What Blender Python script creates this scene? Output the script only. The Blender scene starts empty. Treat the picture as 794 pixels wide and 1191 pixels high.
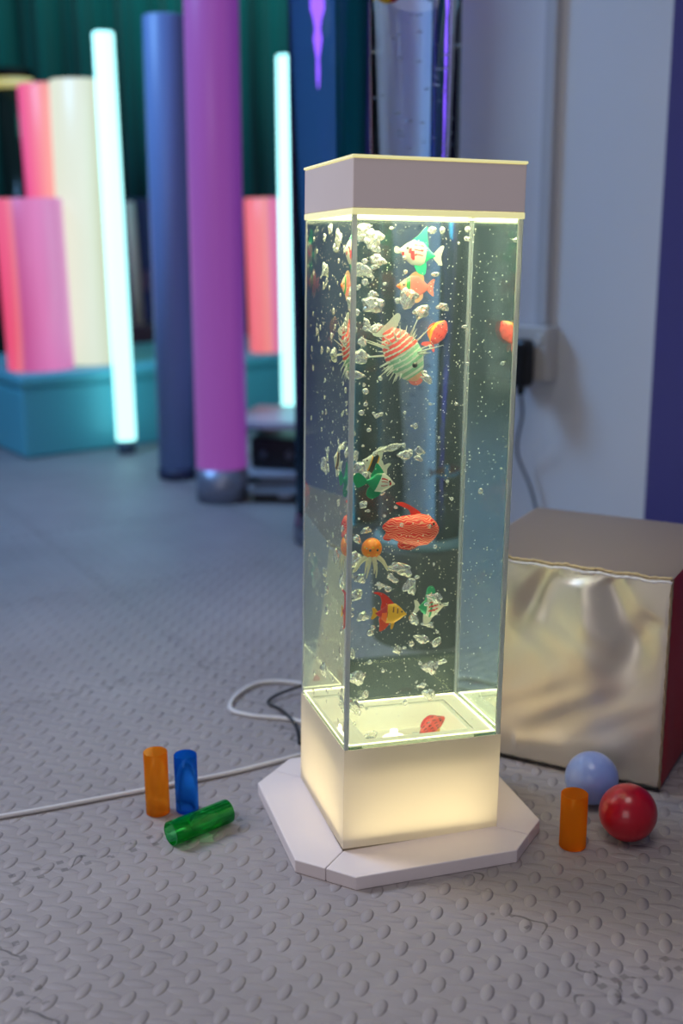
import bpy, bmesh, math, random
import numpy as np
from mathutils import Matrix, Vector
random.seed(7)
PI = math.pi
SC = bpy.context.scene
COL = SC.collection

# ------------------------------------------------------------------ helpers
def lin(c):
    return tuple(((v/255)/12.92 if v/255 <= .04045 else ((v/255+.055)/1.055)**2.4) for v in c)

class MB:
    """collects raw geometry; build() links it as ONE mesh object"""
    def __init__(s): s.v, s.f, s.m, s.sm = [], [], [], []
    def add(s, v, f, mi=0, smooth=False):
        o = len(s.v); s.v += [tuple(p) for p in v]
        for k in f: s.f.append([i+o for i in k]); s.m.append(mi); s.sm.append(smooth)
        return s
    def box(s, x0, x1, y0, y1, z0, z1, M=None, mi=0):
        v = [Vector(p) for p in ((x0,y0,z0),(x1,y0,z0),(x1,y1,z0),(x0,y1,z0),(x0,y0,z1),(x1,y0,z1),(x1,y1,z1),(x0,y1,z1))]
        if M is not None: v = [M @ p for p in v]
        return s.add(v, [(3,2,1,0),(4,5,6,7),(0,1,5,4),(1,2,6,5),(2,3,7,6),(3,0,4,7)], mi)
    def prism(s, pts, z0, z1, M=None, mi=0):
        n = len(pts)
        v = [Vector((p[0],p[1],z0)) for p in pts]+[Vector((p[0],p[1],z1)) for p in pts]
        if M is not None: v = [M @ p for p in v]
        f = [tuple(range(n-1,-1,-1)), tuple(range(n,2*n))]+[(i,(i+1)%n,(i+1)%n+n,i+n) for i in range(n)]
        return s.add(v, f, mi)
    def lathe(s, prof, n=48, c=(0,0,0), M=None, mi=0, capped=True):
        v = []
        for r,z in prof:
            for i in range(n):
                a = 2*PI*i/n; v.append(Vector((c[0]+r*math.cos(a), c[1]+r*math.sin(a), c[2]+z)))
        if M is not None: v = [M @ p for p in v]
        f = []
        for k in range(len(prof)-1):
            for i in range(n):
                j = (i+1)%n; f.append((k*n+i,k*n+j,(k+1)*n+j,(k+1)*n+i))
        s.add(v, f, mi, True)
        if capped:
            o = len(s.v)-len(v)
            s.f.append([o+i for i in range(n-1,-1,-1)]); s.m.append(mi); s.sm.append(False)
            s.f.append([o+(len(prof)-1)*n+i for i in range(n)]); s.m.append(mi); s.sm.append(False)
        return s
    def tube(s, pts, r, n=8, mi=0):
        pts = [Vector(p) for p in pts]; rr = r if isinstance(r,(list,tuple)) else [r]*len(pts)
        v = []; prev = None
        for i,p in enumerate(pts):
            t = (pts[min(i+1,len(pts)-1)]-pts[max(i-1,0)]).normalized()
            if prev is None:
                a = Vector((0,0,1)) if abs(t.z) < .9 else Vector((1,0,0))
                u = t.cross(a).normalized()
            else: u = (prev - t*prev.dot(t)).normalized()
            prev = u; w = t.cross(u)
            for k in range(n):
                a = 2*PI*k/n; v.append(p+(u*math.cos(a)+w*math.sin(a))*rr[i])
        f = []
        for i in range(len(pts)-1):
            for k in range(n):
                j=(k+1)%n; f.append((i*n+k,i*n+j,(i+1)*n+j,(i+1)*n+k))
        f.append(tuple(range(n-1,-1,-1))); f.append(tuple((len(pts)-1)*n+k for k in range(n)))
        return s.add(v, f, mi, True)
    def sphere(s, c, r, nu=24, nv=14, M=None, mi=0):
        rx,ry,rz = r if isinstance(r,(tuple,list)) else (r,r,r)
        v = [Vector((c[0],c[1],c[2]-rz))]
        for i in range(1,nv):
            a = -PI/2+PI*i/nv
            for k in range(nu):
                b = 2*PI*k/nu
                v.append(Vector((c[0]+rx*math.cos(a)*math.cos(b), c[1]+ry*math.cos(a)*math.sin(b), c[2]+rz*math.sin(a))))
        v.append(Vector((c[0],c[1],c[2]+rz)))
        if M is not None: v = [M @ p for p in v]
        f = []; L = len(v)-1
        for k in range(nu):
            j=(k+1)%nu
            f.append((0,1+j,1+k)); f.append((L,1+(nv-2)*nu+k,1+(nv-2)*nu+j))
            for i in range(nv-2):
                f.append((1+i*nu+k,1+i*nu+j,1+(i+1)*nu+j,1+(i+1)*nu+k))
        return s.add(v, f, mi, True)
    def build(s, name, mats, parent=None, bevel=0, seg=2, fixn=True, M=None):
        me = bpy.data.meshes.new(name)
        v = [M @ Vector(p) for p in s.v] if M is not None else s.v
        me.from_pydata(v, [], s.f)
        mats = mats if isinstance(mats,(list,tuple)) else [mats]
        for m in mats: me.materials.append(m)
        for p,mi,sm in zip(me.polygons, s.m, s.sm): p.material_index = mi; p.use_smooth = sm
        if fixn:
            b = bmesh.new(); b.from_mesh(me); bmesh.ops.recalc_face_normals(b, faces=b.faces); b.to_mesh(me); b.free()
        o = bpy.data.objects.new(name, me); COL.objects.link(o)
        if parent: o.parent = parent
        if bevel:
            bv = o.modifiers.new('bevel','BEVEL'); bv.width = bevel; bv.segments = seg; bv.limit_method = 'ANGLE'; bv.angle_limit = .6
            bv.harden_normals = False
        return o

def spline(pts, n=8):
    P = [Vector(p) for p in pts]; P = [2*P[0]-P[1]]+P+[2*P[-1]-P[-2]]
    out = []
    for i in range(1,len(P)-2):
        a,b,c,d = P[i-1:i+3]
        for k in range(n):
            t=k/n; out.append(.5*((2*b)+(c-a)*t+(2*a-5*b+4*c-d)*t*t+(3*b-a-3*c+d)*t**3))
    out.append(P[-2]); return out

def tag(o, label=None, cat=None, group=None, kind=None):
    if label: o['label']=label
    if cat: o['category']=cat
    if group: o['group']=group
    if kind: o['kind']=kind
    return o
def empty(name, loc=(0,0,0), rz=0, label=None, cat=None, group=None):
    o = bpy.data.objects.new(name, None); COL.objects.link(o); o.location=loc; o.rotation_euler=(0,0,rz)
    o.empty_display_size=.05
    return tag(o,label,cat,group)

# ------------------------------------------------------------------ materials
def nodes(name):
    m = bpy.data.materials.new(name); m.use_nodes=True
    nt=m.node_tree; return m, nt, nt.nodes['Principled BSDF']
def mat(name, col, rough=.5, metal=0, spec=.5, trans=0, ior=1.45, emis=None, es=0, sss=0, coat=0, noise=0, nscale=30, bump=0, bscale=200, sheen=0):
    m,nt,b = nodes(name)
    c = (*lin(col),1)
    b.inputs['Base Color'].default_value=c; b.inputs['Roughness'].default_value=rough
    b.inputs['Metallic'].default_value=metal; b.inputs['Specular IOR Level'].default_value=spec
    b.inputs['Transmission Weight'].default_value=trans; b.inputs['IOR'].default_value=ior
    b.inputs['Coat Weight'].default_value=coat
    if sheen: b.inputs['Sheen Weight'].default_value=sheen
    if emis: b.inputs['Emission Color'].default_value=(*lin(emis),1); b.inputs['Emission Strength'].default_value=es
    tc = nt.nodes.new('ShaderNodeTexCoord')
    if noise:
        n=nt.nodes.new('ShaderNodeTexNoise'); n.inputs['Scale'].default_value=nscale; n.inputs['Detail'].default_value=4
        nt.links.new(tc.outputs['Object'],n.inputs['Vector'])
        mx=nt.nodes.new('ShaderNodeMix'); mx.data_type='RGBA'
        mx.inputs[6].default_value=tuple(v*(1-noise) for v in c[:3])+(1,); mx.inputs[7].default_value=tuple(min(1,v*(1+noise)) for v in c[:3])+(1,)
        nt.links.new(n.outputs['Fac'],mx.inputs[0]); nt.links.new(mx.outputs[2],b.inputs['Base Color'])
    if bump:
        n=nt.nodes.new('ShaderNodeTexNoise'); n.inputs['Scale'].default_value=bscale; n.inputs['Detail'].default_value=3
        nt.links.new(tc.outputs['Object'],n.inputs['Vector'])
        bp=nt.nodes.new('ShaderNodeBump'); bp.inputs['Strength'].default_value=bump; bp.inputs['Distance'].default_value=.002
        nt.links.new(n.outputs['Fac'],bp.inputs['Height']); nt.links.new(bp.outputs['Normal'],b.inputs['Normal'])
    return m
def glass(name, ior, col=(255,255,255), rough=0):
    m=bpy.data.materials.new(name); m.use_nodes=True; nt=m.node_tree; nt.nodes.clear()
    o=nt.nodes.new('ShaderNodeOutputMaterial'); g=nt.nodes.new('ShaderNodeBsdfGlass')
    g.inputs['IOR'].default_value=ior; g.inputs['Color'].default_value=(*lin(col),1); g.inputs['Roughness'].default_value=rough
    nt.links.new(g.outputs[0],o.inputs[0]); return m
def glow(name, col, strength, base=(230,230,230), rough=.4):
    return mat(name, base, rough, emis=col, es=strength)
def glow2(name, stops, strength, axis=(1,0,0), base=(110,105,110)):
    """frosted LED tube whose lamps change colour across it: object-space ramp"""
    m,nt,b=nodes(name)
    b.inputs['Base Color'].default_value=(*lin(base),1); b.inputs['Roughness'].default_value=.35
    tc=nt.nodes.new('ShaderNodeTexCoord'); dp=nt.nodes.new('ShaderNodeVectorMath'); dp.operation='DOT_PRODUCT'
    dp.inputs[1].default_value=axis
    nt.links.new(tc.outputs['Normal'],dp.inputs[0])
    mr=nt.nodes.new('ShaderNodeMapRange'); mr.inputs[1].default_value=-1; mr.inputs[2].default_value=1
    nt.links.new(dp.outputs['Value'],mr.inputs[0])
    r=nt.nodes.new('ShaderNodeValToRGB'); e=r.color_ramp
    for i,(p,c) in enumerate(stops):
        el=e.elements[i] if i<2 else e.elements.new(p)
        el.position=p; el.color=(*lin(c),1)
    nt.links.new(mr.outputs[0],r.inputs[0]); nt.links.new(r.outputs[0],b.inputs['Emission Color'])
    b.inputs['Emission Strength'].default_value=strength
    return m
def translucent(name, col, mixf=.5, rough=.35, gloss=.06):
    m=bpy.data.materials.new(name); m.use_nodes=True; nt=m.node_tree; nt.nodes.clear()
    o=nt.nodes.new('ShaderNodeOutputMaterial')
    d=nt.nodes.new('ShaderNodeBsdfDiffuse'); t=nt.nodes.new('ShaderNodeBsdfTranslucent'); g=nt.nodes.new('ShaderNodeBsdfGlossy')
    for k in (d,t): k.inputs['Color'].default_value=(*lin(col),1)
    g.inputs['Roughness'].default_value=rough
    a=nt.nodes.new('ShaderNodeMixShader'); a.inputs[0].default_value=mixf
    b=nt.nodes.new('ShaderNodeMixShader'); b.inputs[0].default_value=gloss
    nt.links.new(d.outputs[0],a.inputs[1]); nt.links.new(t.outputs[0],a.inputs[2])
    nt.links.new(a.outputs[0],b.inputs[1]); nt.links.new(g.outputs[0],b.inputs[2]); nt.links.new(b.outputs[0],o.inputs[0])
    return m

class NX:
    """tiny expression builder on Math nodes"""
    def __init__(s, nt): s.nt=nt
    def m(s, op, *a):
        n=s.nt.nodes.new('ShaderNodeMath'); n.operation=op
        for i,x in enumerate(a):
            if isinstance(x,(int,float)): n.inputs[i].default_value=x
            else: s.nt.links.new(x,n.inputs[i])
        return n.outputs[0]

def floor_material():
    m,nt,b=nodes('grey_eva_foam'); x=NX(nt); M=x.m
    tc=nt.nodes.new('ShaderNodeTexCoord'); mp=nt.nodes.new('ShaderNodeMapping')
    mp.inputs['Rotation'].default_value=(0,0,-math.radians(30))
    nt.links.new(tc.outputs['Object'],mp.inputs['Vector'])
    sp=nt.nodes.new('ShaderNodeSeparateXYZ'); nt.links.new(mp.outputs[0],sp.inputs[0])
    d,n=sp.outputs[0],sp.outputs[1]
    s=.0315
    u=M('DIVIDE',d,s); v=M('DIVIDE',n,s)
    def lens(off,swap):
        a=M('SUBTRACT',M('SUBTRACT',u,off),M('ROUND',M('SUBTRACT',u,off)))
        c=M('SUBTRACT',M('SUBTRACT',v,off),M('ROUND',M('SUBTRACT',v,off)))
        al=M('MULTIPLY',M('ADD',a,c),.7071); ac=M('MULTIPLY',M('SUBTRACT',c,a),.7071)
        if swap: al,ac=ac,al
        e=M('ADD',M('POWER',M('ABSOLUTE',M('DIVIDE',al,.50 if swap else .38)),2.0),M('POWER',M('ABSOLUTE',M('DIVIDE',ac,.17 if swap else .20)),2.0))
        return M('POWER',M('MAXIMUM',M('SUBTRACT',1.0,e),0.0),.55)
    h=M('MAXIMUM',lens(0,False),M('MULTIPLY',lens(.5,True),.55))
    # jigsaw seams between the mats
    def seam(a,c,off,ph):
        w=M('MULTIPLY',M('SINE',M('MULTIPLY',M('ADD',a,ph),2*PI/.052)),.009)
        w2=M('MULTIPLY',M('SINE',M('MULTIPLY',M('ADD',a,ph),2*PI/.026)),.003)
        t=M('SUBTRACT',M('SUBTRACT',c,off),M('ADD',w,w2))
        k=M('DIVIDE',t,.46); t=M('MULTIPLY',M('SUBTRACT',k,M('ROUND',k)),.46)
        return M('ABSOLUTE',t)
    def dots(a,c,off,ph):
        k=M('DIVIDE',M('SUBTRACT',c,off),.46); t=M('ABSOLUTE',M('MULTIPLY',M('SUBTRACT',k,M('ROUND',k)),.46))
        return M('MULTIPLY',M('LESS_THAN',M('ABSOLUTE',M('SUBTRACT',t,.0085)),.0034),M('GREATER_THAN',M('ABSOLUTE',M('SINE',M('MULTIPLY',M('ADD',a,ph),2*PI/.052))),.90))
    dt_=M('MAXIMUM',dots(d,n,1.13,0.0),dots(n,d,.21,.01))
    sm=M('MINIMUM',seam(d,n,1.13,0.0),seam(n,d,.21,.01))
    nz=nt.nodes.new('ShaderNodeTexNoise'); nz.inputs['Scale'].default_value=22; nz.inputs['Detail'].default_value=3
    nt.links.new(tc.outputs['Object'],nz.inputs['Vector'])
    gate=M('MULTIPLY',M('GREATER_THAN',nz.outputs['Fac'],.53),1.0)
    line=M('MULTIPLY',M('LESS_THAN',sm,.0015),M('ADD',.15,M('MULTIPLY',gate,.75)))
    groove=M('LESS_THAN',sm,.0022)
    n2=nt.nodes.new('ShaderNodeTexNoise'); n2.inputs['Scale'].default_value=3.5; n2.inputs['Detail'].default_value=6; n2.inputs['Roughness'].default_value=.65
    nt.links.new(tc.outputs['Object'],n2.inputs['Vector'])
    r=nt.nodes.new('ShaderNodeValToRGB'); r.color_ramp.elements[0].position=.3; r.color_ramp.elements[1].position=.7
    r.color_ramp.elements[0].color=(*lin((140,133,134)),1); r.color_ramp.elements[1].color=(*lin((156,149,150)),1)
    nt.links.new(n2.outputs['Fac'],r.inputs[0])
    # scuffs
    vo=nt.nodes.new('ShaderNodeTexVoronoi'); vo.inputs['Scale'].default_value=9
    nt.links.new(tc.outputs['Object'],vo.inputs['Vector'])
    spk=M('LESS_THAN',vo.outputs['Distance'],.022)
    dk=M('MAXIMUM',M('MULTIPLY',M('MULTIPLY',dt_,M('GREATER_THAN',n2.outputs['Fac'],.49)),.45),M('MAXIMUM',M('MULTIPLY',line,.7),M('MULTIPLY',spk,.45)))
    mx=nt.nodes.new('ShaderNodeMix'); mx.data_type='RGBA'; mx.inputs[7].default_value=(*lin((58,52,52)),1)
    nt.links.new(dk,mx.inputs[0]); nt.links.new(r.outputs[0],mx.inputs[6]); nt.links.new(mx.outputs[2],b.inputs['Base Color'])
    b.inputs['Roughness'].default_value=.5; b.inputs['Specular IOR Level'].default_value=.45
    hh=M('SUBTRACT',h,M('MULTIPLY',groove,.8))
    n3=nt.nodes.new('ShaderNodeTexNoise'); n3.inputs['Scale'].default_value=700
    nt.links.new(tc.outputs['Object'],n3.inputs['Vector'])
    hh=M('ADD',hh,M('MULTIPLY',n3.outputs['Fac'],.12))
    bp=nt.nodes.new('ShaderNodeBump'); bp.inputs['Strength'].default_value=.9; bp.inputs['Distance'].default_value=.0030
    nt.links.new(hh,bp.inputs['Height']); nt.links.new(bp.outputs['Normal'],b.inputs['Normal'])
    return m

WHITE_PL = mat('warm_white_plastic',(222,212,212),.38,noise=.03,nscale=8)
CAP_PL   = mat('cap_plastic',(236,222,218),.33,noise=.04,nscale=10)
HOUSE    = translucent('milky_acrylic',(226,220,212),.6)
SHEET    = glow('lit_acrylic_sheet',(245,240,140),.55,(240,236,215))
LEDGE    = glow('lit_diffuser_ledge',(255,246,190),.5,(190,190,180))
FLOORPLATE = mat('tank_floor_plate',(100,108,120),.3)
LEDM     = glow('led_disc',(255,246,196),1100)
LEDTOP   = glow('led_panel',(255,246,190),22)
ACRYL    = glass('clear_acrylic',1.49,(246,252,248))
WATER    = glass('tank_water',1.333/1.49,(250,253,252))
vs_=WATER.node_tree.nodes.new('ShaderNodeVolumeScatter'); vs_.inputs['Color'].default_value=(.52,.76,1,1); vs_.inputs['Density'].default_value=.6; vs_.inputs['Anisotropy'].default_value=.2
WATER.node_tree.links.new(vs_.outputs[0],WATER.node_tree.nodes['Material Output'].inputs['Volume'])
BLACK    = mat('black_plastic',(18,18,20),.4)
CHROME   = mat('brushed_steel',(150,155,170),.28,metal=1)

# ------------------------------------------------------------------ the setting
def struct(o): o['kind']='structure'; return o
fl = MB().add([(-3,-1.2,0),(2.6,-1.2,0),(2.6,6,0),(-3,6,0)],[(0,1,2,3)])
fl.add([(-3,-1.2,-.02),(2.6,-1.2,-.02),(2.6,6,-.02),(-3,6,-.02)],[(3,2,1,0)])
fl.add([],[])
n0=0
fl.f += [[0,4,5,1],[1,5,6,2],[2,6,7,3],[3,7,4,0]]; fl.m += [0]*4; fl.sm += [False]*4
struct(fl.build('floor', floor_material()))

WCOR = Vector((.5785,2.15,0)); WD = Vector((-.743,.669,0)); WN = Vector((-.669,-.743,0))   # white wall: corner, direction, normal to the room
def wallpt(t, z, out=0): p = WCOR+WD*t+WN*out; return Vector((p.x,p.y,z))
def slab(name, p, q, thick, z0, z1, m):
    p=Vector(p); q=Vector(q); d=(q-p).normalized(); n=Vector((-d.y,d.x))
    b=MB(); b.prism([p, q, q+n*thick, p+n*thick], z0, z1)
    return struct(b.build(name,m))
wall_white = mat('white_wall_paint',(212,212,216),.55,noise=.02,nscale=5,bump=.05,bscale=80)
wall_violet = mat('violet_wall_paint',(72,72,142),.6,noise=.03,nscale=5)
we = WCOR+WD*.80
slab('wall_back', (we.x,we.y), (WCOR.x,WCOR.y), .12, 0, 2.7, wall_white)
slab('wall_right', (WCOR.x,WCOR.y), (WCOR.x+1.9,WCOR.y-.75), .12, 0, 2.7, wall_violet)
slab('wall_rear', (-3,5.6), (2.6,5.6), .12, 0, 2.7, mat('rear_wall_paint',(70,90,96),.7,noise=.04,nscale=4))
slab('wall_left', (-2.9,-1.2), (-2.9,5.6), .1, 0, 2.7, mat('left_wall_paint',(150,150,170),.7,noise=.03,nscale=4))

# curtain
cv=[];cf=[];NCU=360
for k,zz in enumerate((0.03,2.6)):
    for side in (0,1):
        for i in range(NCU+1):
            xx=-2.8+3.6*i/NCU
            yy=5.25+.06*math.sin(xx*31+.8*math.sin(xx*5))+.03*math.sin(xx*73+1)+(.006 if side else 0)
            cv.append((xx,yy,zz))
W1=NCU+1
for i in range(NCU):
    cf += [(i,i+1,2*W1+i+1,2*W1+i),(W1+i+1,W1+i,3*W1+i,3*W1+i+1),(i,W1+i,W1+i+1,i+1),(2*W1+i,2*W1+i+1,3*W1+i+1,3*W1+i)]
cf += [(0,2*W1,3*W1,W1),(NCU,W1+NCU,3*W1+NCU,2*W1+NCU)]
cu=MB().add(cv,cf,0,True).build('curtain',mat('teal_curtain_cloth',(30,128,128),.8,noise=.15,nscale=3,sheen=.2))
tag(cu,'dark teal pleated curtain hanging across the far end of the room','curtain')

# trunking strip + socket + charger on the white wall
Mw = Matrix((( WD.x, WN.x, 0, 0),( WD.y, WN.y, 0, 0),(0,0,1,0),(0,0,0,1)))   # local x along wall, y out of wall
def on_wall(name,t,z,**k):
    p=wallpt(t,z,.0); o=empty(name,p,0,**k); o.matrix_world=Matrix.Translation(p)@Mw; return o
tr = on_wall('cable_trunking',.235,0,label='white vertical cable trunking running up the white wall to the socket',cat='trunking')
MB().box(-.014,.014,.001,.014,.475,2.65).build('channel',mat('trunking_plastic',(178,178,184),.4),tr,bevel=.0015)
MB().box(-.0105,.0105,.014,.0165,.475,2.65).build('cover_strip',mat('trunking_lid',(186,186,190),.4),tr,bevel=.0008)
so = on_wall('wall_socket',.246,.42,label='white surface-mounted power socket box on the white wall',cat='socket')
PVC=mat('socket_plastic',(196,192,188),.35)
MB().box(-.043,.043,.001,.036,-.053,.053).build('back_box',PVC,so,bevel=.003)
MB().box(-.043,.043,.0362,.044,-.053,.053).build('face_plate',PVC,so,bevel=.003)
MB().box(-.034,-.022,.0442,.048,.020,.040).build('rocker_switch',mat('switch_plastic',(205,203,200),.3),so,bevel=.002)
ch = on_wall('charger_plug',.243,.402,label='black power adaptor plugged into the white wall socket',cat='plug')
MB().box(-.021,.021,.0485,.085,-.045,.048).build('adaptor_body',BLACK,ch,bevel=.012,seg=4)
MB().box(-.006,.006,.060,.076,-.060,-.044).build('strain_relief',BLACK,ch,bevel=.003)
pts=spline([wallpt(.243,.343,.067),wallpt(.246,.30,.055),wallpt(.272,.22,.03),wallpt(.245,.15,.02),wallpt(.228,.09,.012),wallpt(.20,.03,.012),wallpt(.16,.004,.02)],8)
ld=MB().tube(pts,.0028).build('lead',mat('dark_grey_lead',(70,72,84),.5)); ld.parent=ch; ld.matrix_parent_inverse=(Matrix.Translation(wallpt(.243,.402,0))@Mw).inverted()

# ------------------------------------------------------------------ aquarium lamp
CE = Vector((0.05937,1.24014,0)); YAW = 0.287780
LEAN = Matrix(((0.99952,0.0,0.03106,0),(-0.00093,0.99956,0.02978,0),(-0.03104,-0.02979,0.99907,0),(0,0,0,1)))
RZ = Matrix.Rotation(YAW,4,'Z')
TANKM = Matrix.Translation(CE)@RZ@LEAN
aq = empty('aquarium_lamp',CE,YAW,'tall lit square bubble aquarium column on white octagonal base','aquarium lamp')
# mitred base boards: four trapezoids with clipped corners
a_,c_,h_=.1437,.0525,.0895
for k in range(4):
    R=Matrix.Rotation(k*PI/2,4,'Z'); g=.0006; mid=a_-c_/2
    pts=[(-h_+g,-h_+.0004),(-mid+g,-mid),(-a_+c_,-a_),(a_-c_,-a_),(mid-g,-mid),(h_-g,-h_+.0004)]
    MB().prism(pts,0,.0155,R).build('base_board',WHITE_PL,aq,bevel=.0012)
# milky housing with a pocket for the tank
o_,i_=.0903,.0706
H=MB()
def ring(h,z): return [(-h,-h,z),(h,-h,z),(h,h,z),(-h,h,z)]
def rings(levels):
    v=[]; f=[(3,2,1,0)]
    for h,z in levels: v+=ring(h,z)
    for k in range(len(levels)-1):
        f+=[(4*k+i,4*k+(i+1)%4,4*k+4+(i+1)%4,4*k+4+i) for i in range(4)]
    n=4*(len(levels)-1); f.append((n,n+1,n+2,n+3)); return MB().add(v,f)
rings([(o_,.0125),(o_,.1258),(i_,.1258),(i_,.084)]).build('light_housing',HOUSE,aq,M=LEAN)
rings([(.0700,.0845),(.0700,.1261),(.0898,.1261),(.0898,.6846)]).build('acrylic_wall',ACRYL,aq,M=LEAN)
wz0,wz1,wh=.0870,.6832,.0848
rings([(.0652,wz0),(.0652,.1276),(wh,.1276),(wh,wz1)]).build('water',WATER,aq,M=LEAN)
BONDM=translucent('frosted_bond',(240,240,246),.6,.3,.12)
for sx in (-1,1):
    for sy in (-1,1):
        q=.0852; q2=.0895
        MB().box(min(sx*q,sx*q2),max(sx*q,sx*q2),min(sy*q,sy*q2),max(sy*q,sy*q2),.1263,.6843).build('corner_bond',BONDM,aq,M=LEAN)
# inside the water: floor plate, stepped lit ledge, lamp disc, top light
MB().box(-.0646,.0646,-.0646,.0646,.0874,.0890).build('floor_plate',FLOORPLATE,aq,M=LEAN)
def frame(name,ho,hi,z0,z1,m):
    b=MB()
    b.add(ring(ho,z0)+ring(ho,z1)+ring(hi,z1)+ring(hi,z0),[(i,(i+1)%4,4+(i+1)%4,4+i) for i in range(4)]+[(4+i,4+(i+1)%4,8+(i+1)%4,8+i) for i in range(4)]+[(8+i,8+(i+1)%4,12+(i+1)%4,12+i) for i in range(4)]+[(12+i,12+(i+1)%4,(i+1)%4,i) for i in range(4)])
    return b.build(name,m,aq,bevel=.0008,M=LEAN)
frame('diffuser_ledge',.0838,.0654,.1278,.1290,LEDGE)
frame('diffuser_ledge',.0646,.0590,.0892,.1275,LEDGE)
frame('diffuser_ledge',.0588,.0520,.0892,.1000,LEDGE)
lx,ly=-.0120,.002
MB().lathe([(.006,.0892),(.006,.1030),(.0132,.1035),(.0132,.1070),(.0120,.1082)],32,(lx,ly,0)).build('air_stone',glow('lit_stone',(255,240,200),2.2),aq,M=LEAN)
MB().lathe([(.0045,.1084),(.0045,.1150),(.0035,.1162)],24,(lx,ly,0)).build('lamp_bulb',LEDM,aq,M=LEAN)
LEDS=glow('led_strip',(255,244,196),380)
frame('led_strip',.0838,.0802,.6806,.6823,LEDS)
LEDL=glow('low_led_strip',(255,242,182),170)
frame('led_strip',.0838,.0828,.1292,.1300,LEDL)
MB().box(-.066,.066,-.066,.066,.6822,.6827).build('light_panel',LEDTOP,aq,M=LEAN)
# cap
frame('lit_rim',.0908,.0899,.6787,.6849,SHEET)
MB().box(-.0906,.0906,-.0906,.0906,.6850,.7318).build('cap',CAP_PL,aq,bevel=.001,M=LEAN)
MB().box(-.0916,.0916,-.0916,.0916,.7319,.7346).build('top_sheet',SHEET,aq,bevel=.0006,M=LEAN)
# lamps inside the housing (real bulbs behind the milky acrylic)
l=bpy.data.lights.new('housing_led_board','AREA'); l.energy=.34; l.color=(1,.84,.46); l.size=.165
o=bpy.data.objects.new('housing_led_board',l); COL.objects.link(o); o.parent=aq; o.matrix_local=LEAN@Matrix.Translation((0,0,.020))@Matrix.Rotation(PI,4,'X')
l=bpy.data.lights.new('housing_bulb','POINT'); l.energy=.05; l.color=(1,.84,.46); l.shadow_soft_size=.015
o=bpy.data.objects.new('housing_bulb',l); COL.objects.link(o); o.parent=aq; o.location=LEAN@Vector((.045,-.03,.05))

# ------------------------------------------------------------------ bubbles
BUB = bpy.data.materials.new('air_bubble'); BUB.use_nodes=True; nt=BUB.node_tree; nt.nodes.clear()
o=nt.nodes.new('ShaderNodeOutputMaterial'); g=nt.nodes.new('ShaderNodeBsdfGlass'); g.inputs['IOR'].default_value=1/1.333; g.inputs['Roughness'].default_value=.0
d=nt.nodes.new('ShaderNodeBsdfDiffuse'); d.inputs['Color'].default_value=(.97,.95,.80,1)
t=nt.nodes.new('ShaderNodeBsdfTranslucent'); t.inputs['Color'].default_value=(.95,.94,.85,1)
m1=nt.nodes.new('ShaderNodeMixShader'); m1.inputs[0].default_value=.5
nt.links.new(d.outputs[0],m1.inputs[1]); nt.links.new(t.outputs[0],m1.inputs[2])
lw=nt.nodes.new('ShaderNodeTexNoise'); lw.inputs['Scale'].default_value=160; lw.inputs['Detail'].default_value=2
tc=nt.nodes.new('ShaderNodeTexCoord'); nt.links.new(tc.outputs['Object'],lw.inputs['Vector'])
mr=nt.nodes.new('ShaderNodeMapRange'); mr.inputs[1].default_value=.35; mr.inputs[2].default_value=.65; mr.inputs[3].default_value=.0; mr.inputs[4].default_value=.26
nt.links.new(lw.outputs['Fac'],mr.inputs[0])
m2=nt.nodes.new('ShaderNodeMixShader'); nt.links.new(mr.outputs[0],m2.inputs[0])
nt.links.new(g.outputs[0],m2.inputs[1]); nt.links.new(m1.outputs[0],m2.inputs[2]); nt.links.new(m2.outputs[0],o.inputs[0])

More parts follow.
